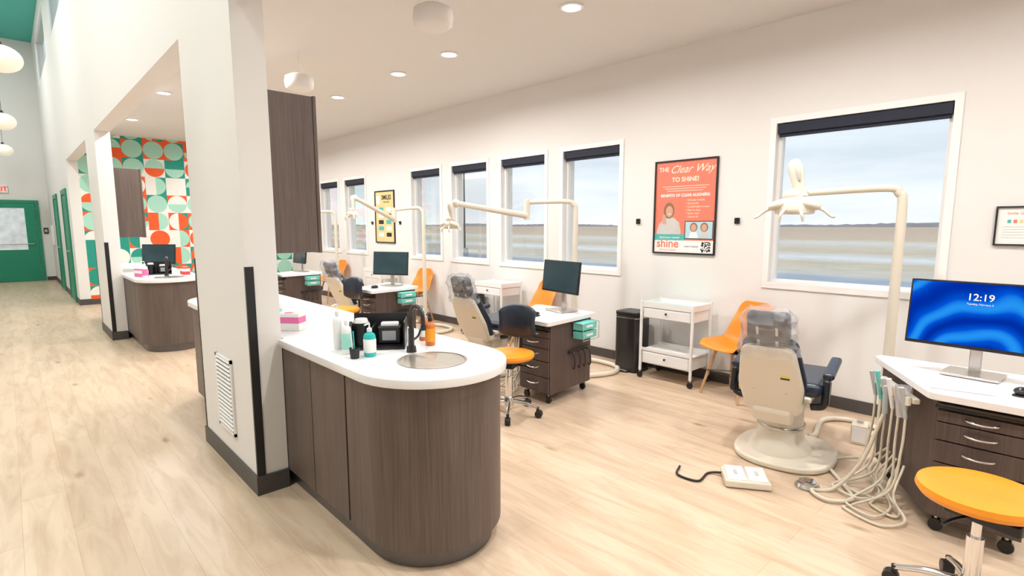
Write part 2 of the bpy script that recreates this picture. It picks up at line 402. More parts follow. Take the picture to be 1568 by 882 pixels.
boxes(None, 'baseboard_east', [((XW-.012, -4, 0), (XW, YN, .10))], BASEB)
boxes(None, 'baseboard_north', [((XD2+.012, YN-.012, 0), (XW-.012, YN, .10))], BASEB)
boxes(None, 'baseboard_corridor_end', [((-2.2, YE-.012, 0), (-.55, YE, .10)), ((.72, YE-.012, 0), (XD-.012, YE, .10))], BASEB)
def bb_col(name, y0, y1):
    t = .012
    boxes(None, name, [((XD-t, y0-t, 0), (XD, y1+t, .11)), ((XD, y0-t, 0), (XD2, y0, .11)), ((XD, y1, 0), (XD2, y1+t, .11))], BASEB)
bb_col('baseboard_column', 3.05, 4.10); bb_col('baseboard_column.001', 8.65, 9.65)
boxes(None, 'baseboard_corridor', [((XD-.012, YN-.012, 0), (XD, 13.45, .11)), ((XD-.012, 14.55, 0), (XD, 16.0, .11)), ((XD-.012, 17.1, 0), (XD, YE-.012, .11)), ((XD, YN-.012, 0), (XD2+.012, YN, .11))], BASEB)
n = 1
for y, dd in ((3.05, 1.05), (8.65, 1.0)):
    boxes(None, 'trim_%d' % n, [((XD-.004, y-.005, .111), (XD+.04, y, 1.28)), ((XD-.004, y, .111), (XD, y+.012, 1.28))], BLK); n += 1
    boxes(None, 'trim_%d' % n, [((XD-.004, y+dd-.015, .111), (XD, y+dd+.005, 1.28)), ((XD, y+dd, .111), (XD+.04, y+dd+.005, 1.28))], BLK); n += 1
# windows
def window(i, a, b, z0, z1, x=XW, blind=True, flush=False):
    r = root('window_%d' % i, (x, (a+b)/2, (z0+z1)/2)); w, h = (b-a)/2, (z1-z0)/2; c = .05
    if not flush:
        boxes(r, 'casing', [((-.012, -w-c, h), (-.001, w+c, h+c)), ((-.012, -w-c, -h-c), (-.001, w+c, -h)), ((-.012, -w-c, -h), (-.001, -w, h)), ((-.012, w, -h), (-.001, w+c, h))], TRIMW)
    f = .03; e = .001; d0 = .055 if not flush else .001; d1 = d0+.04
    boxes(r, 'frame', [((d0, -w+e, h-f), (d1, w-e, h-e)), ((d0, -w+e, -h+e), (d1, w-e, -h+f)), ((d0, -w+e, -h+f), (d1, -w+f, h-f)), ((d0, w-f, -h+f), (d1, w-e, h-f))], TRIMW)
    boxes(r, 'glass_pane', [((d1-.02, -w+f, -h+f), (d1-.016, w-f, h-f))], GLASS)
    if blind:
        box(r, 'roller_blind_cassette', (.028, 0, h-.045), (.05, 2*w-.01, .085), BLIND, .008)
        box(r, 'roller_blind_hem', (.028, 0, h-.10), (.012, 2*w-.03, .03), BLIND, .003)
for i, (a, b) in enumerate(wins): window(i+1, a, b, WZ0, WZ1)
for i, o in enumerate(cle): window(20+i, o[0], o[1], o[2], o[3], XD, False, True)

# corridor doors
r = root('door_1', (0.08, YE, 0))
boxes(r, 'door_frame', [((-.62, -.04, 0), (-.54, -.001, 2.16)), ((.54, -.04, 0), (.62, -.001, 2.16)), ((-.54, -.04, 2.08), (.54, -.001, 2.16))], GREEN)
boxes(r, 'door_leaf', [((-.53, -.03, .01), (-.32, -.002, 2.07)), ((.32, -.03, .01), (.53, -.002, 2.07)), ((-.32, -.03, .01), (.32, -.002, .85)), ((-.32, -.03, 1.95), (.32, -.002, 2.07))], GREEN)
boxes(r, 'door_lite', [((-.32, -.02, .85), (.32, -.005, 1.95))], mk('frosted_daylight_glass', (.62, .66, .70), .2, var=.35, scale=6, emit=.35))
cyl(r, 'push_bar', (-.45, -.06, 1.0), (.45, -.06, 1.0), .015, STEEL)
boxes(r, 'push_bar_mounts', [((-.44, -.06, .985), (-.41, -.03, 1.015)), ((.41, -.06, .985), (.44, -.03, 1.015))], STEEL)
for i, y in enumerate((14.0, 16.55)):
    r = root('door_%d' % (i+2), (XD, y, 0))
    boxes(r, 'door_frame', [((-.03, -.55, 0), (-.001, -.46, 2.2)), ((-.03, .46, 0), (-.001, .55, 2.2)), ((-.03, -.46, 2.1), (-.001, .46, 2.2))], GREEN)
    boxes(r, 'door_leaf', [((-.018, -.455, .01), (-.002, .455, 2.09))], GREEN)
    cyl(r, 'lever', (-.07, -.38, 1.0), (-.07, -.27, 1.0), .009, STEEL); cyl(r, 'lever_rose', (-.07, -.38, 1.0), (-.019, -.38, 1.0), .02, STEEL)
r = root('exit_sign', (-.04, YE-.02, 2.44)); box(r, 'housing', (0, 0, 0), (.34, .035, .2), WHITEP)
text(r, 'exit_text', 'EXIT', .16, (0, -.055, .0185), REDS, M=Matrix.Rotation(R(90), 4, 'X'), bold=.004)
r = root('door_intercom', (.80, YE-.012, 1.35)); box(r, 'body', (0, 0, 0), (.1, .022, .16), BLK); box(r, 'keypad', (0, -.013, .0), (.06, .006, .08), STEEL)
r = root('wall_electrical_box', (XD-.03, 18.4, 1.25)); box(r, 'body', (0, 0, 0), (.055, .35, .5), WMET, .01); box(r, 'lid', (-.03, 0, 0), (.006, .28, .4), WHITEP)

# vent grille
r = root('air_return_grille', (XD-.001, 3.56, .47)); W, H = .16, .235
boxes(r, 'frame', [((-.012, -W, -H), (0, -W+.02, H)), ((-.012, W-.02, -H), (0, W, H)), ((-.012, -W, -H), (0, W, -H+.02)), ((-.012, -W, H-.02), (0, W, H))], WMET)
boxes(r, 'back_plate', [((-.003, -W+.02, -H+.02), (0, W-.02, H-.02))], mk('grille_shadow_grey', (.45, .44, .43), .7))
for i in range(17): box(r, 'louver_%d' % i, (-.008, 0, -H+.034+i*.026), (.012, 2*W-.04, .014), WMET, 0, rot=(0, 35, 0))

# recessed lights
def downlight(x, y, z, p):
    r = root('recessed_downlight', (x, y, z))
    lathe(r, 'trim_ring', [(.075, -.001), (.095, -.001), (.097, -.008), (.075, -.012), (.073, -.006)], (0, 0, 0), WHITEP)
    lathe(r, 'lens', [(.002, -.007), (.073, -.007), (.073, -.003), (.002, -.003)], (0, 0, 0), LIGHTM)
    l = bpy.data.lights.new('lamp', 'AREA'); l.shape = 'DISK'; l.size = .14; l.energy = p; l.color = (1, .975, .94); l.spread = R(165)
    o = bpy.data.objects.new('lamp', l); S.collection.objects.link(o); o.parent = r; o.location = (0, 0, -.016)
P = 28
for y in (-2.4, -.4, 1.35, 2.96, 4.57, 5.53, 7.06, 8.5, 10.0, 11.6): downlight(3.4, y, CZ, P)
for y in (-1.0, .9, 5.7, 8.37, 10.78): downlight(1.65, y, CZ, P)
# pendants
for y in (3.4, 8.3, 13.2, 18.2):
    r = root('globe_pendant_lamp', (.12, y, 3.3))
    ell(r, 'opal_globe', (0, 0, 0), (.38, .38, .29), GLOBE, seg=32, n=16)
    cyl(r, 'cap', (0, 0, .14), (0, 0, .19), .04, BLKM, r2=.015); cyl(r, 'cord', (0, 0, .18), (0, 0, HZ-3.3-.03), .004, BLKM, seg=8)
    cyl(r, 'canopy', (0, 0, HZ-3.3-.03), (0, 0, HZ-3.3-.001), .06, BLKM)
for y, e in ((2.0, 115), (6.2, 115), (11, 105), (16, 105)):  # added fill lamps with made-up housings, out of view, brightening the corridor
    r = root('corridor_fill_light', (-1.3, y, HZ-.04)); box(r, 'housing', (0, 0, .015), (.6, 1.2, .04), WHITEP)
    l = bpy.data.lights.new('lamp', 'AREA'); l.shape = 'RECTANGLE'; l.size = .55; l.size_y = 1.1; l.energy = e; l.color = (1, .97, .93)
    o = bpy.data.objects.new('lamp', l); S.collection.objects.link(o); o.parent = r; o.location = (0, 0, -.02)

# hanging speakers
for x, y in ((2.25, 3.2), (2.25, 5.5)):
    r = root('pendant_speaker', (x, y, 2.90))
    lathe(r, 'body', [(.002, -.075), (.10, -.072), (.13, -.05), (.138, 0), (.13, .05), (.08, .075), (.002, .08)], (0, 0, 0), SPK, ang=60)
    lathe(r, 'grille', [(.002, -.078), (.09, -.076), (.10, -.071)], (0, 0, 0), SPK)
    for k in range(3):
        a = k*2.094; tube(r, 'wire_%d' % k, [(.08*math.cos(a), .08*math.sin(a), .07), (.0, .0, .2)], .0015, SPK, n=1, seg=6)
    cyl(r, 'cable', (0, 0, .2), (0, 0, CZ-2.90-.001), .0025, SPK, seg=6)

# ------------------------------------------------------------------ sink islands
def capsule(x0, x1, ya, yb, rad, n=20):
    cx = (x0+x1)/2; o = []
    for i in range(n+1):
        a = math.pi+math.pi*i/n; o.append((cx+rad*math.cos(a), ya+rad*math.sin(a)))
    for i in range(n+1):
        a = math.pi*i/n; o.append((cx+rad*math.cos(a), yb+rad*math.sin(a)))
    return o
TOE = mk('toe_kick_metal', (.16, .15, .15), .3, .6)
def island(yc):
    r = root('sink_cabinet_island', (0, yc, 0)); ya, yb = -1.47, 1.47; x0, x1 = XD2+.004, XD2+.682; rad = (x1-x0)/2; cx = (x0+x1)/2
    prism(r, 'toe_kick', capsule(x0+.04, x1-.04, ya, yb, rad-.04), 0.001, .09, TOE)
    o = []
    n = 22
    for i in range(n+1):
        a = math.pi+math.pi*i/n; o.append((cx+rad*math.cos(a), ya+rad*math.sin(a)))
    o += [(x1, ya+.18), (x1-.02, ya+.18), (x1-.02, yb-.18), (x1, yb-.18)]
    for i in range(n+1):
        a = math.pi*i/n; o.append((cx+rad*math.cos(a), yb+rad*math.sin(a)))
    o += [(x0, yb-.18), (x0+.02, yb-.18), (x0+.02, ya+.18), (x0, ya+.18)]
    prism(r, 'cabinet_body', o, .09, .83, LAM, top=False)
    D = ya+.18
    for side, xx in (('left', x0+.009), ('right', x1-.009)):
        ys = [D+.012, D+.40, D+.79] if side == 'left' else [D+.006+k*(yb-ya-.372)/6 for k in range(7)]
        for k in range(len(ys)-1):
            box(r, 'door_%s_%d' % (side, k), (xx, (ys[k]+ys[k+1])/2, .4625), (.018, ys[k+1]-ys[k]-.008, .725), LAM, .0015)
        if side == 'left':
            for k in range(2):
                a = .54+k*.37; box(r, 'door_rear_%d' % k, (xx, a+.185, .4625), (.018, .364, .725), LAM, .0015)
    ov = .03; t = []
    for i in range(n+1):
        a = math.pi+math.pi*i/n; t.append((cx+(rad+ov)*math.cos(a), ya+(rad+ov)*math.sin(a)))
    for i in range(n+1):
        a = math.pi*i/n; t.append((cx+(rad+ov)*math.cos(a), yb+(rad+ov)*math.sin(a)))
    t += [(x0-ov, .58), (x0, .58), (x0, -.545), (x0-ov, -.545)]
    sx, sy, sr = 1.41, ya-.04, .155
    hole = [(sx+sr*math.cos(-2*math.pi*i/40), sy+sr*math.sin(-2*math.pi*i/40)) for i in range(40)]
    holed(r, 'countertop', t, hole, .832, .872, QUARTZ)
    lathe(r, 'sink_bowl', [(.162, .004), (.163, .006), (.152, .007), (.148, 0), (.143, -.10), (.125, -.135), (.06, -.145), (.03, -.147), (.002, -.147)], (sx, sy, .869), SINKS, 48)
    lathe(r, 'sink_drain', [(.028, .001), (.026, .005), (.002, .005)], (sx, sy, .722), CHROME)
    return r
for yc in (3.57, 9.15): island(yc)

def upper(yc):
    r = root('wall_cabinet', (XD2+.001, yc, 1.34))
    box(r, 'carcass', (.145, 0, .45), (.29, .86, .90), LAM, .002)
    for k in range(2): box(r, 'door_%d' % k, (.303, -.2165+k*.433, .45), (.02, .428, .91), LAM, .002)
    box(r, 'edge_strip', (.2915, 0, .45), (.003, .85, .89), BLK, 0)
upper(3.60); upper(9.2)

# faucet + organiser + bottles
CT = .8728
def faucet(x, y, z=CT):
    r = root('gooseneck_faucet', (x, y, z), 0)
    cyl(r, 'base', (0, 0, 0), (0, 0, .03), .026, BLKM, r2=.022); cyl(r, 'stem', (0, 0, .03), (0, 0, .12), .015, BLKM)
    tube(r, 'spout', [(0, 0, .1), (0, 0, .18), (0, -.02, .225), (0, -.06, .235), (0, -.10, .21), (0, -.11, .15)], .011, BLKM)
    cyl(r, 'aerator', (0, -.11, .15), (0, -.111, .125), .014, BLKM)
    tube(r, 'lever', [(.015, 0, .06), (.04, .0, .075), (.06, 0, .11)], .006, BLKM)
faucet(1.43, 2.27); faucet(1.42, 7.85)
def organiser(x, y, rz=0, z=CT):
    r = root('countertop_organizer', (x, y, z), rz)
    boxes(r, 'tray', [((-.14, -.10, 0), (.14, .10, .012))], BLK, .003)
    boxes(r, 'side_panels', [((-.14, -.10, .012), (-.134, .10, .12)), ((.134, -.10, .012), (.14, .10, .14)), ((-.14, .094, .012), (.14, .10, .16)), ((-.03, -.09, .012), (-.024, .094, .11))], BLK, .002)
    cyl(r, 'cup_dispenser', (-.085, -.02, .013), (-.085, -.02, .13), .042, BLK); cyl(r, 'paper_cups', (-.085, -.02, .13), (-.085, -.02, .15), .036, WHITEP, r2=.03)
    box(r, 'tissue_holder', (.055, .02, .060), (.12, .10, .09), BLK, .01)
    box(r, 'tissues', (.055, .02, .112), (.09, .05, .02), PAPERW, .006)
    box(r, 'note_card', (.055, -.035, .06), (.07, .002, .05), mk('grey_label', (.35, .36, .38), .5), .001)
    tube(r, 'handle', [(-.12, -.11, .09), (-.12, -.15, .11), (-.12, -.12, .15)], .008, BLK)
organiser(1.38, 2.50, -36); organiser(1.40, 8.2, -10)
def bottle(name, x, y, mat, h, rr, cap=WHITEP, pump=True, z=CT, lab=None):
    r = root(name, (x, y, z))
    lathe(r, 'body', [(rr*.9, 0), (rr, .006), (rr, h*.7), (rr*.85, h*.78), (rr*.35, h*.84), (rr*.35, h*.88)], (0, 0, 0), mat, 24)
    if lab: lathe(r, 'label', [(rr+.0008, h*.15), (rr+.0012, h*.16), (rr+.0012, h*.6), (rr+.0008, h*.61)], (0, 0, 0), lab, 24)
    lathe(r, 'cap', [(rr*.42, h*.86), (rr*.42, h*.97), (rr*.2, h)], (0, 0, 0), cap, 20)
    if pump: tube(r, 'pump', [(0, 0, h*.98), (0, 0, h*1.12), (-.01, -.01, h*1.15), (-.035, -.02, h*1.13)], .004, cap, n=4, seg=8)
bottle('hand_soap_bottle', 1.585, 2.33, AMBER, .15, .026, BLK, lab=ORANGE)
bottle('hand_sanitizer_bottle', 1.63, 2.46, AMBER, .15, .026, WHITEP, lab=PAPERW)
bottle('mouthwash_bottle', 1.235, 2.33, TEALL, .14, .029, WHITEP, lab=PAPERW)
bottle('spray_bottle', 1.175, 2.45, WHITEP, .17, .024, WHITEP, lab=MINT, pump=False)
bottle('lotion_bottle', 1.19, 2.58, WHITEP, .20, .022, WHITEP)
r = root('toothbrush_holder_cup', (1.16, 2.34, CT)); lathe(r, 'cup', [(.020, 0), (.025, .05), (.023, .05), (.019, .004)], (0, 0, 0), BLK)
for k in range(2): tube(r, 'toothbrush_%d' % k, [(-.008+k*.008, .0, .01), (-.016+k*.016, .008*k, .13)], .003, [WHITEP, TEALL][k], n=1, seg=6)
def tissue(name, x, y, z, m1, m2, rz=0, s=1.0):
    r = root(name, (x, y, z), rz); box(r, 'carton', (0, 0, .06*s), (.10*s, .20*s, .12*s), m1, .002); box(r, 'band', (0, 0, .075*s), (.1015*s, .2015*s, .045*s), m2, .001)
    lathe(r, 'opening', [(.002, .12*s+.001), (.03*s, .12*s+.001), (.03*s, .12*s+.002), (.002, .12*s+.002)], (0, 0, 0), m2)
tissue('glove_box', 1.205, 3.27, CT, PAPERW, PINK, 40, .85)
tissue('glove_box', 1.17, 7.93, CT, PINK, PAPERW, 20, .8); tissue('tissue_box', 1.64, 7.93, CT, mk('red_carton', (.7, .05, .04), .5), PAPERW, 0, .8)
bottle('hand_sanitizer_bottle', 1.18, 7.75, PAPERW, .17, .03, WHITEP, lab=PINK)
bottle('hand_sanitizer_bottle', 1.20, 3.45, WHITEP, .18, .03, WHITEP, lab=MINT)

# ------------------------------------------------------------------ furniture
def caster(par, x, y, i, r=.03, mat=BLK):
    cyl(par, 'caster_wheel_%d' % i, (x-.012, y, r+.001), (x+.012, y, r+.001), r, mat, bevel=.004)
    cyl(par, 'caster_stem_%d' % i, (x, y, r), (x, y, .092), .008, STEEL, seg=10)
    box(par, 'caster_fork_%d' % i, (x, y, r*2), (.034, r*1.2, .01), mat, .003)

def desk(x, y, first=False):
    r = root('dental_delivery_cabinet', (x, y, 0))
    top = fillet([(-.37, -.35), (.34, -.28), (.32, .46), (-.37, .06)], [.03, .04, .06, .05])
    prism(r, 'worktop', top, .682, .72, QUARTZ, .006)
    prism(r, 'carcass', [(-.30, -.31), (.30, -.25), (.28, .385), (-.30, .035)], .09, .681, LAM2)
    box(r, 'keyboard_tray', (-.318, -.138, .648), (.05, .35, .012), BLK, .003)
    box(r, 'keyboard', (-.322, -.138, .662), (.06, .33, .014), BLKM, .004)
    z = .10
    for k, h in enumerate((.135, .135, .11, .09, .06)):
        box(r, 'drawer_front_%d' % k, (-.31, -.138, z+h/2), (.02, .335, h-.006), LAM2, .002)
        zz = z+h*.62
        tube(r, 'drawer_handle_%d' % k, [(-.322, -.20, zz), (-.345, -.185, zz-.004), (-.352, -.138, zz-.008), (-.345, -.09, zz-.004), (-.322, -.075, zz)], .0055, CHROME, n=5, seg=8)
        z += h
    for i, (cx, cy) in enumerate(((-.26, -.26), (.26, -.2), (.22, .28), (-.26, .0))): caster(r, cx, cy, i)
    for k in range(2):
        box(r, 'glove_box_%d' % k, (.12, -.332, .635-k*.075), (.22, .10, .062), TEAL, .003, rot=(0, 0, 6)); box(r, 'glove_slot_%d' % k, (.12, -.385, .635-k*.075), (.10, .004, .02), PAPERW, .001, rot=(0, 0, 6))
    tube(r, 'glove_rack', [(.0, -.29, .67), (.0, -.41, .665), (.0, -.41, .52), (.24, -.39, .52), (.24, -.39, .665), (.24, -.27, .67)], .004, CHROME, n=1, seg=8)
    for k in range(4):
        hx = -.02+k*.07
        tube(r, 'tool_hook_%d' % k, [(hx, -.285, .42), (hx, -.33, .40), (hx, -.345, .30), (hx, -.33, .27), (hx, -.315, .29)], .006, BLKM, n=4, seg=8)
    box(r, 'hook_rail', (.09, -.293, .42), (.30, .02, .025), BLKM, .004, rot=(0, 0, 5.6))
    A = Vector((-.30, .035)); B = Vector((.28, .385)); nrm = Vector((-(B-A).y, (B-A).x)).normalized(); ang = math.degrees(math.atan2((B-A).y, (B-A).x))
    m = A.lerp(B, .45)+nrm*.05
    box(r, 'instrument_holder_bar', (m.x, m.y, .625), (.44, .035, .03), CREAM, .008, rot=(0, 0, ang))
    q = A.lerp(B, .45)+nrm*.02
    box(r, 'holder_bracket', (q.x, q.y, .625), (.08, .06, .03), CREAM, .004, rot=(0, 0, ang))
    GREYP = bpy.data.materials.get('grey_instrument_plastic') or mk('grey_instrument_plastic', (.45, .47, .48), .4)
    for k in range(6):
        t = .15+k*.12; p = A.lerp(B, t)+nrm*(.085)
        col = [GREYP, STEEL, WHITEP, GREYP, TEAL, GREYP][k]
        cyl(r, 'handpiece_%d' % k, (p.x, p.y, .53), (p.x+nrm.x*.03, p.y+nrm.y*.03, .69-.02*(k % 2)), .010, col, r2=.013, seg=12)
        cyl(r, 'holder_cup_%d' % k, (p.x, p.y, .60), (p.x+.005, p.y+.005, .64), .018, CREAM, r2=.02, seg=14)
        rnd = random.Random(k*17+5)
        ox, oy = rnd.uniform(-.10, .10), rnd.uniform(-.06, .16); sg = rnd.uniform(.02, .10)
        e = A.lerp(B, .30+k*.07)+nrm*.03
        tube(r, 'hose_%d' % k, [(p.x, p.y, .535), (p.x+nrm.x*.005, p.y+nrm.y*.005, .36), (p.x+nrm.x*sg*.5+ox*.15, p.y+nrm.y*sg*.5, .14),
             (p.x+nrm.x*.13+ox*.8, p.y+nrm.y*.12+oy*.8, .012+.004*k), (p.x+nrm.x*.20+ox-.04, p.y+.10+oy, .012+.002*k), (p.x+nrm.x*.14+ox-.13, p.y-.02+oy*.5, .012+.003*k), (p.x+nrm.x*.05-.05+ox*.3, p.y-.05, .025), (p.x+nrm.x*.02+.02, p.y+.02, .10), (e.x, e.y, .24)], .0065, CREAM2, n=10, seg=8)
    if first:
        lathe(r, 'clear_sleeve', [(.022, -.10), (.03, -.02), (.036, .06), (.034, .06), (.028, -.02), (.02, -.098)], (-.235, .185, .63), PLAS, 20)
        tube(r, 'suction_hose', [(-.10, .28, .50), (-.14, .36, .20), (-.20, .47, .02), (-.30, .55, .018), (-.36, .45, .018), (-.25, .36, .018), (-.08, .46, .02), (.10, .58, .02), (.26, .58, .02), (.30, .48, .05)], .010, CREAM2, n=10, seg=10)
        cyl(r, 'suction_valve', (-.10, .28, .49), (-.10, .285, .64), .015, GREYP)
    return r
for k in range(4): desk(3.5, .4+2.88*k, k == 0)

def monitor(x, y, z, rz, w, h, mat, clear=.12, txt=False):
    r = root('desktop_monitor', (x, y, z), rz)
    box(r, 'stand_base', (0, 0, .009), (.20, .24, .014), STEEL, .005)
    box(r, 'stand_neck', (.03, 0, (clear+h*.5)/2+.01), (.025, .05, clear+h*.5), STEEL, .005)
    T = Matrix.Translation((-.01, 0, clear+h/2)) @ Matrix.Rotation(R(6), 4, 'Y')
    box(r, 'panel_back', (.018, 0, 0), (.022, w*.9, h*.9), BLK, .008, M=T)
    box(r, 'panel', (0, 0, 0), (.02, w, h), BLK, .004, M=T)
    Q = T @ Matrix.Translation((-.0105, 0, .004)) @ EAST
    prism(r, 'screen', rrect(w-.018, h-.028, .002), 0, .001, mat, M=Q)
    if txt:
        text(r, 'clock_text', '12:19', .05, (0, .075, .0015), PAPERW, M=Q, bold=.0005); text(r, 'date_text', 'Tuesday, February 4', .013, (0, .052, .0015), PAPERW, M=Q)
monitor(3.62, .36, .721, -4, .60, .35, SCRB, .14, True)
monitor(3.66, 3.26, .721, -10, .52, .29, SCRD, .17)
monitor(3.60, 6.15, .721, 30, .50, .30, SCRD, .14)
monitor(3.6, 9.1, .721, 0, .50, .30, SCRD, .14)
monitor(1.5, 8.65, .873, 45, .46, .27, SCRD, .10)
def mouse(x, y, z, rz=0):
    r = root('computer_mouse', (x, y, z), rz); ell(r, 'shell', (0, 0, .021), (.10, .06, .034), BLK); box(r, 'wheel', (-.03, 0, .033), (.015, .006, .012), STEEL, .002); box(r, 'sole', (0, 0, .0035), (.085, .05, .007), BLK, .002)
mouse(3.36, .155, .7215, -10); mouse(3.28, 3.22, .7215, 10); mouse(3.3, 6.05, .7215)
r = root('desk_paper', (3.31, .37, .7215), 12); box(r, 'sheet', (0, 0, .001), (.17, .24, .002), LAV, 0); box(r, 'clip', (.07, 0, .003), (.02, .06, .004), WHITEP, .001)

def stool(x, y, rz=0, z=.50, back=True, bm=NAVY):
    r = root('operator_stool', (x, y, 0), rz)
    lathe(r, 'hub', [(.002, .075), (.04, .075), (.045, .12), (.028, .15), (.002, .15)], (0, 0, 0), CHROME)
    for k in range(5):
        a = R(72*k+20); c, s = math.cos(a), math.sin(a)
        tube(r, 'base_leg_%d' % k, [(c*.03, s*.03, .115), (c*.14, s*.14, .105), (c*.24, s*.24, .075)], .017, CHROME, n=4, seg=10, r2=.012)
        cyl(r, 'wheel_%d' % k, (c*.25-s*.022, s*.25+c*.022, .031), (c*.25+s*.022, s*.25-c*.022, .031), .03, BLK, bevel=.006)
        cyl(r, 'wheel_stem_%d' % k, (c*.24, s*.24, .04), (c*.24, s*.24, .085), .012, BLK, seg=10)
    cyl(r, 'gas_sleeve', (0, 0, .14), (0, 0, z*.62), .028, CHROME); cyl(r, 'gas_piston', (0, 0, z*.6), (0, 0, z-.08), .016, CHROME)
    box(r, 'seat_mechanism', (-.03, 0, z-.085), (.24, .14, .05), BLK, .012)
    tube(r, 'height_lever', [(.0, .05, z-.09), (.02, .15, z-.09), (.03, .20, z-.10)], .006, BLK, n=4, seg=8)
    lathe(r, 'seat_pan', [(.002, -.062), (.14, -.06), (.175, -.045), (.17, -.035)], (0, 0, z), BLK)
    lathe(r, 'seat_cushion', [(.002, -.044), (.15, -.046), (.19, -.038), (.203, -.018), (.198, .002), (.16, .012), (.08, .009), (.002, .006)], (0, 0, z), ORANGE, 40)
    if back:
        tube(r, 'back_bracket', [(-.1, 0, z-.09), (-.23, 0, z-.085), (-.265, 0, z+.0), (-.255, 0, z+.14)], .014, BLK, n=6)
        def f(u, v):
            a = v*.72; rr = .25-.02*math.sin(u*math.pi); hh = (1-abs(v)**3*.35)
            return (-rr*math.cos(a)+.02, rr*math.sin(a), z+.08+.28*(.5+(u-.5)*hh))
        surf(r, 'backrest', f, 6, 10, bm, .045, 1)
stool(2.63, .20, 75, .50, False); stool(2.82, 3.06, 205, .50); stool(2.84, 6.0, 195, .52); stool(2.84, 8.9, 195, .52)

def shell_chair(x, y, rz):
    r = root('shell_side_chair', (x, y, 0), rz)
    prof = [(.205, .425, .18), (.18, .445, .20), (.08, .43, .22), (-.06, .42, .225), (-.14, .44, .22), (-.185, .50, .21), (-.215, .60, .20), (-.24, .70, .19), (-.26, .79, .16), (-.265, .825, .105)]
    C = cat([(a, c, b) for a, b, c in prof], 2); M_ = len(C)-1
    def f(u, v):
        i = min(int(round(u*M_)), M_); p = C[i]; a = C[max(i-1, 0)]; b = C[min(i+1, M_)]
        d = Vector((b.x-a.x, 0, b.z-a.z)).normalized(); nn = Vector((d.z, 0, -d.x))
        k = .075*abs(v)**2.2*math.sin(min(1, u*1.15+.12)*math.pi)**.6 if 0 < u*1.15+.12 < 1.0 else .0
        return Vector((p.x, v*p.y, p.z))+nn*k
    surf(r, 'shell', f, M_, 10, ORANGEP, .008, 1)
    for i, (sx, sy) in enumerate(((1, 1), (1, -1), (-1, 1), (-1, -1))):
        cyl(r, 'leg_%d' % i, (sx*.11-.02, sy*.12, .41), (sx*.20-.02, sy*.20, .001), .016, OAK, r2=.010, seg=14)
    for i, (a, b) in enumerate((((.15, .16), (.15, -.16)), ((-.19, .16), (-.19, -.16)), ((.15, .16), (-.19, -.16)), ((.15, -.16), (-.19, .16)))):
        cyl(r, 'brace_%d' % i, (a[0], a[1], .22), (b[0], b[1], .22), .004, BLKM, seg=8)
    box(r, 'under_plate', (-.02, 0, .405), (.24, .26, .012), BLKM, .003)
shell_chair(4.58, 2.05, 166); shell_chair(4.57, 4.56, 172); shell_chair(4.57, 7.15, 190); shell_chair(4.57, 10.1, 180)

def cart(x, y, rz=0):
    r = root('white_utility_cart', (x, y, 0), rz); hx, hy = .17, .27
    for i, (sx, sy) in enumerate(((1, 1), (1, -1), (-1, 1), (-1, -1))):
        box(r, 'post_%d' % i, (sx*hx, sy*hy, .425), (.022, .022, .70), WMET, .003); caster(r, sx*hx, sy*hy, i, .028, BLK)
    box(r, 'top_tray', (0, 0, .715), (.34, .54, .012), WMET)
    boxes(r, 'top_rim', [((-hx, -hy, .72), (-hx+.008, hy, .765)), ((hx-.008, -hy, .72), (hx, hy, .765)), ((-hx, -hy, .72), (hx, -hy+.008, .765)), ((-hx, hy-.008, .72), (hx, hy, .765))], WMET)
    box(r, 'tray_mat', (0, 0, .7225), (.28, .44, .003), MINT, 0)
    box(r, 'upper_drawer', (0, 0, .655), (.325, .51, .10), WMET); box(r, 'upper_drawer_front', (-.166, 0, .655), (.01, .48, .085), WHITEP)
    box(r, 'lower_shelf', (0, 0, .285), (.34, .54, .012), WMET)
    box(r, 'lower_drawer', (0, 0, .215), (.325, .51, .12), WMET); box(r, 'lower_drawer_front', (-.166, 0, .215), (.01, .48, .10), WHITEP)
    for i, z in enumerate((.665, .225)): cyl(r, 'drawer_knob_%d' % i, (-.17, 0, z), (-.185, 0, z), .009, BLK, seg=14)
    boxes(r, 'shelf_rim', [((-hx, -hy, .291), (-hx+.006, hy, .31)), ((hx-.006, -hy, .291), (hx, hy, .31))], WMET)
cart(4.66, 2.68); cart(4.66, 5.28); cart(4.66, 8.3)
def bin_(x, y):
    r = root('pedal_waste_bin', (x, y, 0)); prism(r, 'body', rrect(.26, .27, .05), .012, .58, BLKM, .006); prism(r, 'foot_ring', rrect(.265, .275, .05), 0.001, .02, BLK)
    prism(r, 'lid', rrect(.265, .275, .05), .583, .625, BLK, .012, seg=3); box(r, 'pedal', (-.15, 0, .025), (.06, .12, .012), STEEL, .003); prism(r, 'steel_band', rrect(.263, .273, .05), .558, .566, STEEL)
bin_(4.68, 3.18); bin_(4.70, 5.85)

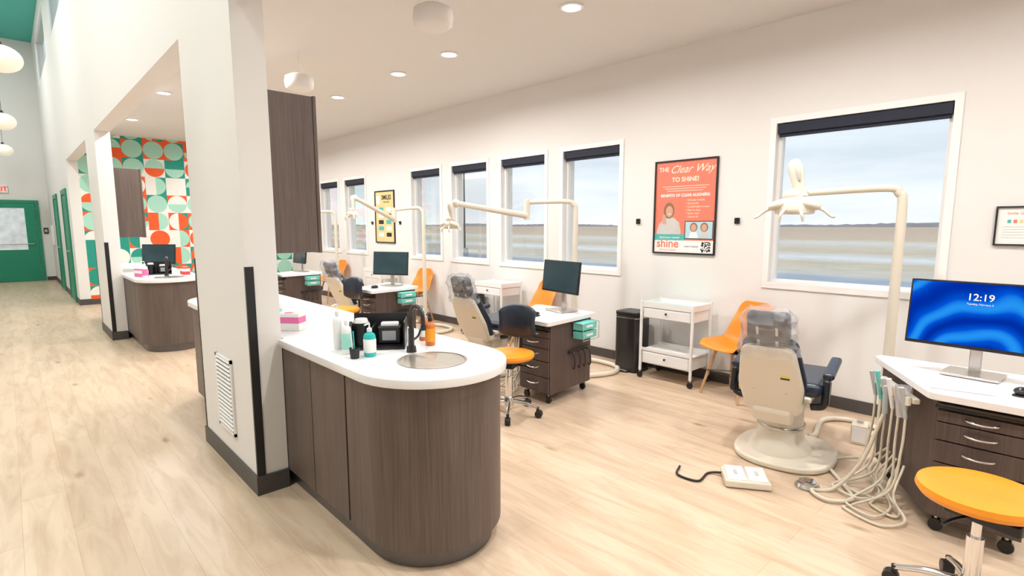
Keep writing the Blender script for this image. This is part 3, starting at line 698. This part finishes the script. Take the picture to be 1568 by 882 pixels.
def dental_chair(x, y, rz):
    r = root('dental_chair', (x, y, 0), rz)
    el = [(.33*math.copysign(abs(math.cos(t))**.8, math.cos(t)), .30*math.copysign(abs(math.sin(t))**.8, math.sin(t))) for t in [2*math.pi*i/36 for i in range(36)]]
    prism(r, 'base_plate', [(a+.02, b-.04) for a, b in el], .001, .045, CREAM, .018, seg=3)
    lathe(r, 'base_skirt', [(.21, .045), (.205, .07), (.17, .11), (.15, .16), (.145, .30), (.155, .36), (.10, .37)], (0, -.01, 0), CREAM, sx=1.0, sy=.9, ang=60)
    lathe(r, 'pedestal_ring', [(.158, .20), (.162, .205), (.162, .215), (.158, .22)], (0, -.01, 0), STEEL, sx=1.0, sy=.9)
    box(r, 'motor_housing', (-.03, 0, .385), (.40, .32, .08), CREAM, .03, seg=4)
    box(r, 'seat_frame', (.10, 0, .435), (.56, .40, .04), CREAM, .015, seg=3)
    box(r, 'seat_cushion', (.12, 0, .495), (.56, .50, .09), NAVY, .04, seg=5)
    box(r, 'leg_rest_cushion', (.50, 0, .405), (.36, .42, .08), NAVY, .035, rot=(0, 38, 0), seg=5)
    box(r, 'leg_rest_shell', (.475, 0, .365), (.32, .36, .02), CREAM, .008, rot=(0, 38, 0))
    b = Vector((-.25, 0, .47)).normalized(); wx = Vector((0, 1, 0)); nn = wx.cross(b)
    M = Matrix(((wx.x, b.x, nn.x, -.20), (wx.y, b.y, nn.y, 0), (wx.z, b.z, nn.z, .355), (0, 0, 0, 1)))
    o = fillet([(-.155, 0), (.155, 0), (.185, .22), (.145, .525), (-.145, .525), (-.185, .22)], [.06, .06, .2, .07, .07, .2], 8)
    prism(r, 'backrest_shell', o, -.055, .0, CREAM, .03, M=M, seg=5)
    o2 = fillet([(-.155, .02), (.155, .02), (.19, .22), (.15, .54), (-.15, .54), (-.19, .22)], [.06, .06, .2, .07, .07, .2], 8)
    prism(r, 'backrest_cushion', o2, .002, .065, NAVY, .028, M=M, seg=5)
    box(r, 'sticker', (-.09, .33, -.056), (.05, .014, .002), YSTICK, 0, M=M); box(r, 'sticker_dark', (-.09, .315, -.056), (.05, .012, .002), BLK, 0, M=M)
    for j, u in enumerate((-.09, .09)): cyl(r, 'screw_%d' % j, M @ Vector((u, .20, -.057)), M @ Vector((u, .20, -.053)), .007, STEEL, seg=12)
    box(r, 'recline_cover', (0, .0, -.03), (.24, .12, .09), CREAM, .03, M=M, seg=4)
    for j, u in enumerate((-.05, .05)): box(r, 'headrest_post_%d' % j, (u, .57, -.012), (.018, .16, .008), STEEL, .002, M=M)
    hM = M @ Matrix.Translation((0, .635, .0)) @ Matrix.Rotation(R(12), 4, 'X')
    box(r, 'headrest_pad', (0, 0, .03), (.235, .18, .075), NAVY, .032, M=hM, seg=5)
    box(r, 'headrest_knob', (0, -.02, -.025), (.08, .06, .03), BLK, .01, M=hM, seg=3)
    rnd = random.Random(4)
    V = []; F = []; nu, nv = 9, 18
    for i in range(nu+1):
        for k in range(nv):
            a = 2*math.pi*k/nv; flare = 1+.16*max(0, 1-i/3)
            w = (.145+.014*rnd.uniform(-1, 1))*flare; t = .078+.016*rnd.uniform(-1, 1)
            yy = -.165+i*.275/nu; kk = 1 if i < nu-1 else (.93 if i == nu-1 else .75)
            V.append(hM @ Vector((w*kk*math.copysign(abs(math.cos(a))**.6, math.cos(a)), yy+rnd.uniform(-.012, .010), .02+t*kk*math.copysign(abs(math.sin(a))**.6, math.sin(a)))))
    for i in range(nu):
        for k in range(nv): F.append((i*nv+k, i*nv+(k+1) % nv, (i+1)*nv+(k+1) % nv, (i+1)*nv+k))
    F.append(tuple(range(nu*nv, (nu+1)*nv)))
    fin('plastic_head_cover', V, F, PLAS, r, ang=18)
    for s in (-1, 1):
        n_ = 'left' if s > 0 else 'right'
        tube(r, 'arm_bracket_'+n_, [(-.10, s*.19, .38), (-.10, s*.255, .40), (-.10, s*.265, .48), (-.07, s*.265, .57)], .022, BLK, n=6)
        box(r, 'arm_side_'+n_, (-.09, s*.27, .48), (.09, .035, .16), BLK, .016, rot=(0, 12, 0), seg=4)
        box(r, 'arm_pad_'+n_, (.08, s*.27, .60), (.34, .065, .045), NAVY, .02, rot=(0, -8, 0), seg=4)
    return r
for k in range(4): dental_chair(3.63, 1.30+2.88*k, 9)
r = root('foot_control_pedal', (3.05, 1.26, 0), 34)
box(r, 'housing', (0, 0, .026), (.20, .25, .045), CREAM, .012, seg=3)
for k in range(2):
    box(r, 'pedal_plate_%d' % k, (0, -.058+k*.116, .053), (.17, .105, .012), WHITEP, .005, rot=(0, -3, 0)); box(r, 'pedal_mark_%d' % k, (0, -.058+k*.116, .0605), (.05, .02, .002), PGREY, 0, rot=(0, -3, 0))
tube(r, 'cord', [(.06, .12, .02), (.06, .20, .008), (-.06, .27, .008), (-.0, .38, .008), (.12, .36, .008)], .007, BLK, seg=8)
r = root('foot_control_disc', (3.255, .99, 0)); lathe(r, 'disc', [(.060, .001), (.065, .012), (.055, .03), (.03, .038), (.002, .04)], (0, 0, 0), STEEL); lathe(r, 'ring', [(.04, .035), (.045, .042), (.035, .044)], (0, 0, 0), CHROME)

LENS = mk('dental_lens', (.85, .87, .9), .1, var=.02)
def light(k, pts, head, hrz=0, s_=.75):
    px, py = 4.45, .90+2.88*k
    r = root('pole_mounted_dental_light', (px, py, 0))
    L = lambda p: (p[0]-px, p[1]-py, p[2])
    lathe(r, 'floor_flange', [(.07, .001), (.07, .015), (.045, .025), (.04, .06)], (0, 0, 0), CREAM)
    e = Vector(L(pts[0])); d = Vector((e.x, e.y, 0)).normalized()
    tube(r, 'pole', [(0, 0, .02), (0, 0, .6), (0, 0, 1.2), (0, 0, 1.64), (d.x*.025, d.y*.025, 1.715), (d.x*.10, d.y*.10, 1.75), (e.x, e.y, e.z)], .036 if k == 0 else .030, CREAM, n=6, seg=16, r2=.024)
    if len(pts) > 1:
        cyl(r, 'elbow_joint', (e.x, e.y, e.z+.03), (e.x, e.y, pts[1][2]-.04), .032, CREAM, bevel=.006)
        tube(r, 'balanced_arm', [L(pts[1]), L(pts[2])], .034, CREAM, n=1, seg=14, r2=.026)
        ell(r, 'arm_knuckle', L(pts[2]), (.08, .08, .08), CREAM)
        e = Vector(L(pts[2]))
    h = Vector(L(head))
    Rz = Matrix.Rotation(R(hrz), 4, 'Z') @ Matrix.Scale(s_, 4)
    T = Matrix.Translation(h) @ Rz
    def tr(c): return T @ Vector(c)
    tube(r, 'yoke_stem', [e, (e.x*.5+h.x*.5, e.y*.5+h.y*.5, e.z+.005), tr((0, 0, .07))], .018, CREAM, n=4)
    lathe(r, 'lamp_housing', [(.002, .085), (.05, .08), (.085, .055), (.11, .02), (.12, -.02), (.115, -.05), (.10, -.055)], h, CREAM, 32, Rz, sx=.8, sy=1.15, ang=60)
    lathe(r, 'lens', [(.002, -.058), (.09, -.056), (.10, -.05)], h, LENS, 32, Rz, sx=.8, sy=1.15)
    lathe(r, 'rear_lobe', [(.002, .155), (.026, .15), (.044, .125), (.052, .08), (.047, .02), (.040, -.04), (.042, -.09), (.055, -.13)], tr((.0, -.005, .20)), CREAM, 24, Rz @ Matrix.Rotation(R(-12), 4, 'X'), sx=.6, sy=1.0, ang=70)
    ell(r, 'rear_lobe_slot', tr((-.028, -.012, .25)), (.02, .035, .13), PGREY, Rz @ Matrix.Rotation(R(-12), 4, 'X'))
    ell(r, 'rear_lobe_collar', tr((.0, .02, .085)), (.11, .15, .10), CREAM, Rz)
    for s in (-1, 1):
        ell(r, 'reflector_lobe_%d' % (s > 0), tr((-.03, s*.11, .015)), (.13, .15, .075), CREAM, Rz @ Matrix.Rotation(R(-s*20), 4, 'X'))
        tube(r, 'handle_%d' % (s > 0), [tr((-.03, s*.15, -.005)), tr((-.04, s*.20, -.03)), tr((-.05, s*.245, -.07)), tr((-.06, s*.27, -.08))], .015*s_, CREAM, n=6, r2=.009*s_)
        tube(r, 'grip_%d' % (s > 0), [tr((-.09, s*.05, -.02)), tr((-.13, s*.07, -.06)), tr((-.12, s*.08, -.11))], .012*s_, CREAM, n=6, r2=.010*s_)
    return r
light(0, [(4.22, 1.42, 1.73)], (4.13, 1.47, 1.63), 10, .95)
light(1, [(4.06, 4.12, 1.74), (4.06, 4.12, 1.60), (3.22, 4.25, 1.71)], (3.17, 4.27, 1.50), 10, .62)
light(2, [(4.15, 6.96, 1.72), (4.15, 6.96, 1.58), (3.42, 6.72, 1.86)], (3.37, 6.70, 1.64), -10, .7)
light(3, [(4.1, 9.75, 1.73)], (3.95, 9.85, 1.62), 0, .8)

# floor conduits
for k in range(3):
    y0 = 2.88*k
    r = root('floor_utility_hose', (0, y0, 0))
    tube(r, 'conduit', [(3.90, .60, .025), (4.05, .42, .025), (4.35, .30, .025), (4.58, .42, .025), (4.62, .70, .025), (4.56, .88, .025)], .024, CREAM, n=8)
    tube(r, 'conduit_small', [(4.56, .94, .02), (4.60, 1.15, .02), (4.45, 1.28, .02), (4.1, 1.22, .02), (4.03, 1.24, .02)], .018, CREAM, n=8)
r = root('floor_junction_box', (4.22, .98, 0), 10); box(r, 'box', (0, 0, .07), (.13, .10, .138), CREAM, .01, seg=3); box(r, 'cover', (-.066, 0, .07), (.004, .08, .10), WHITEP, .001); cyl(r, 'knob', (0, 0, .138), (0, 0, .155), .02, STEEL)

# ------------------------------------------------------------------ wall art
def poster_root(name, y, z): return root(name, M=Matrix.Translation((XW-.001, y, z)) @ EAST)
def frame_(r, w, h, t=.018, mat=BLK, bg=None):
    boxes(r, 'frame', [((-w/2, -h/2, 0), (-w/2+t, h/2, .02)), ((w/2-t, -h/2, 0), (w/2, h/2, .02)), ((-w/2+t, -h/2, 0), (w/2-t, -h/2+t, .02)), ((-w/2+t, h/2-t, 0), (w/2-t, h/2, .02))], mat)
    boxes(r, 'print', [((-w/2+t, -h/2+t, 0), (w/2-t, h/2-t, .008))], bg)
r = poster_root('framed_aligner_poster', 2.765, 1.675); frame_(r, .67, .92, .014, bg=CORAL)
text(r, 'title_1', 'THE', .06, (-.235, .355, .0085), PCREAM, bold=.001); text(r, 'title_2', 'Clear Way', .105, (.06, .335, .0085), PCREAM, shear=.5)
text(r, 'title_3', 'TO SHINE!', .062, (0, .25, .0085), PCREAM, bold=.0015)
for i in range(3): box(r, 'body_line_%d' % i, (0, .205-i*.022, .0085), (.50-.06*i, .005, .001), PCREAM, 0)
text(r, 'subtitle', 'BENEFITS OF CLEAR ALIGNERS:', .038, (0, .105, .0085), PAPERW, bold=.001)
for i, s in enumerate(('Virtually invisible', 'Removable', 'Comfortable to wear', 'Easy to clean', 'Fewer visits', 'Custom fit')): text(r, 'bullet_%d' % i, '\u2022 '+s, .026, (.02, .06-i*.032, .0085), PCREAM, al='LEFT')
prism(r, 'photo_blouse', fillet([(-.31, -.27), (-.02, -.27), (-.05, -.15), (-.11, -.10), (-.20, -.10), (-.27, -.16)], .03), .008, .009, PGREY)
ell(r, 'photo_hair', (-.165, -.03, .009), (.12, .16, .002), HAIR); ell(r, 'photo_face', (-.16, -.04, .0105), (.08, .11, .002), SKIN); box(r, 'photo_smile', (-.158, -.066, .012), (.03, .008, .001), PAPERW, 0)
prism(r, 'photo_hand', fillet([(-.24, -.16), (-.19, -.17), (-.20, -.07), (-.235, -.07)], .012), .0095, .0105, SKIN)
boxes(r, 'teal_band', [((-.32, -.325, .009), (.02, -.265, .010))], PTEAL)
text(r, 'band_text', 'Book your consult', .03, (-.15, -.305, .0105), PAPERW)
boxes(r, 'footer', [((-.32, -.445, .008), (.32, -.325, .009))], PAPERW)
text(r, 'logo', 'shine', .12, (-.17, -.395, .0095), CORAL, bold=.002); text(r, 'logo_small', 'ORTHO STUDIO', .026, (-.17, -.43, .0095), CORAL)
boxes(r, 'photo_panel_border', [((.015, -.31, .0092), (.31, -.135, .0100))], BLK)
boxes(r, 'photo_panel', [((.022, -.303, .010), (.303, -.142, .0105))], mk('poster_pale_blue_ink', (.45, .66, .75), .5))
for i in range(2):
    ell(r, 'panel_hair_%d' % i, (.11+i*.11, -.195, .0105), (.08, .09, .003), HAIR); ell(r, 'panel_face_%d' % i, (.11+i*.11, -.20, .0117), (.055, .07, .002), SKIN); prism(r, 'panel_shirt_%d' % i, [(.06+i*.11, -.30), (.16+i*.11, -.30), (.14+i*.11, -.24), (.08+i*.11, -.24)], .0106, .0112, [PAPERW, PGREY][i])
rnd = random.Random(2)
boxes(r, 'qr_code', [((.19+i*.009, -.435+j*.009, .009), (.199+i*.009, -.426+j*.009, .0098)) for i in range(11) for j in range(11) if rnd.random() < .55], BLK)
text(r, 'footer_text', 'SCAN TO BOOK', .02, (.09, -.39, .0095), BLK)
r = poster_root('framed_smiles_poster', 8.52, 1.645); frame_(r, .66, .91, bg=YEL)
text(r, 'title', 'SMILES', .11, (.06, .30, .0085), BLK, bold=.003); text(r, 'subtitle', 'FOR LIFE', .05, (.06, .24, .0085), BLK)
for i in range(5):
    for j in range(2): prism(r, 'icon_%d_%d' % (i, j), rrect(.17, .07, .02, -.13+j*.26, .13-i*.11), .008, .009, [PTEAL, PAPERW, BLK][(i+j) % 3])
prism(r, 'tooth_icon', fillet([(-.27, .22), (-.17, .22), (-.15, .37), (-.29, .37)], .03), .008, .009, PAPERW)
r = poster_root('framed_certificate', .26, 1.495); frame_(r, .40, .26, .010, bg=PAPERW)
text(r, 'title', 'Smile Guide', .026, (-.08, .075, .0085), CORAL)
for i in range(6): box(r, 'chart_cell_%d' % i, (-.13+i*.03, .03, .009), (.018, .022, .001), [PTEAL, CORAL, YEL][i % 3], 0)
for i in range(5): box(r, 'line_%d' % i, (-.04, -.005-i*.018, .009), (.24, .002, .001), PGREY, 0)
for y in (3.29, 2.23, 8.97, 8.02):
    r = poster_root('wall_hook_plate', y, 1.54); prism(r, 'plate', rrect(.045, .055, .006), 0, .018, BLK, .003); cyl(r, 'peg', (0, .01, .018), (0, .012, .035), .007, BLK, seg=12)

# ------------------------------------------------------------------ outside
g = fin('ground_field', [(5.1, -250, -.35), (900, -1200, -.35), (900, 1600, -.35), (5.1, 500, -.35)], [(0, 1, 2, 3)], GROUND, smooth=False)
V = []; F = []; rnd = random.Random(5); N_ = 500
for i in range(N_+1):
    y = -900+i*2400/N_; h = 2.2+rnd.uniform(0, 1.2)+.9*math.sin(i*.13)+.7*math.sin(i*.041)
    V += [(620, y, -.35), (620, y, h), (626, y, -.35), (626, y, h*.9)]
for i in range(N_):
    a = i*4; F += [(a, a+4, a+5, a+1), (a+1, a+5, a+7, a+3)]
fin('distant_treeline', V, F, TREE, smooth=False)
r = root('parking_lot_lamp', (20, 25.6, -.35)); cyl(r, 'pole', (0, 0, 0), (0, 0, 5.0), .06, BLKM, r2=.045); box(r, 'lamp_head', (-.25, 0, 5.02), (.6, .25, .08), BLKM); cyl(r, 'footing', (0, 0, 0), (0, 0, .5), .22, ASPH)

# ------------------------------------------------------------------ world
w = bpy.data.worlds.new('overcast_sky'); S.world = w; w.use_nodes = True; nt = w.node_tree; nt.nodes.clear(); N, L = nt.nodes, nt.links
out = N.new('ShaderNodeOutputWorld'); bg = N.new('ShaderNodeBackground'); tc = N.new('ShaderNodeTexCoord'); sp = N.new('ShaderNodeSeparateXYZ')
L.new(tc.outputs['Generated'], sp.inputs[0])
cr = N.new('ShaderNodeValToRGB'); L.new(sp.outputs['Z'], cr.inputs[0])
e = cr.color_ramp.elements; e[0].position = 0; e[0].color = (.82, .85, .865, 1); e[1].position = .6; e[1].color = (.72, .80, .90, 1); k = e.new(.15); k.color = (.68, .75, .81, 1)
mp = N.new('ShaderNodeMapping'); mp.inputs['Scale'].default_value = (1, 1, 6); L.new(tc.outputs['Generated'], mp.inputs[0])
no = N.new('ShaderNodeTexNoise'); no.inputs['Scale'].default_value = 2.8; no.inputs['Detail'].default_value = 5; L.new(mp.outputs[0], no.inputs['Vector'])
c2 = N.new('ShaderNodeValToRGB'); L.new(no.outputs['Fac'], c2.inputs[0]); c2.color_ramp.elements[0].position = .35; c2.color_ramp.elements[0].color = (.82, .87, .91, 1); c2.color_ramp.elements[1].position = .65; c2.color_ramp.elements[1].color = (1.08, 1.08, 1.07, 1)
mx = N.new('ShaderNodeMix'); mx.data_type = 'RGBA'; mx.blend_type = 'MULTIPLY'; mx.inputs[0].default_value = 1
L.new(cr.outputs[0], mx.inputs[6]); L.new(c2.outputs[0], mx.inputs[7]); L.new(mx.outputs[2], bg.inputs[0]); bg.inputs[1].default_value = 1.25; L.new(bg.outputs[0], out.inputs[0])

# ------------------------------------------------------------------ camera
cd = bpy.data.cameras.new('camera'); cam = bpy.data.objects.new('camera', cd); S.collection.objects.link(cam)
cd.sensor_width = 36; cd.lens = 36*825/1568; cd.clip_start = .05; cd.clip_end = 3000
cd.shift_y = .007
cam.location = (0, 0, 1.5); cam.rotation_euler = (R(90-7.4), 0, R(-43))
S.camera = cam
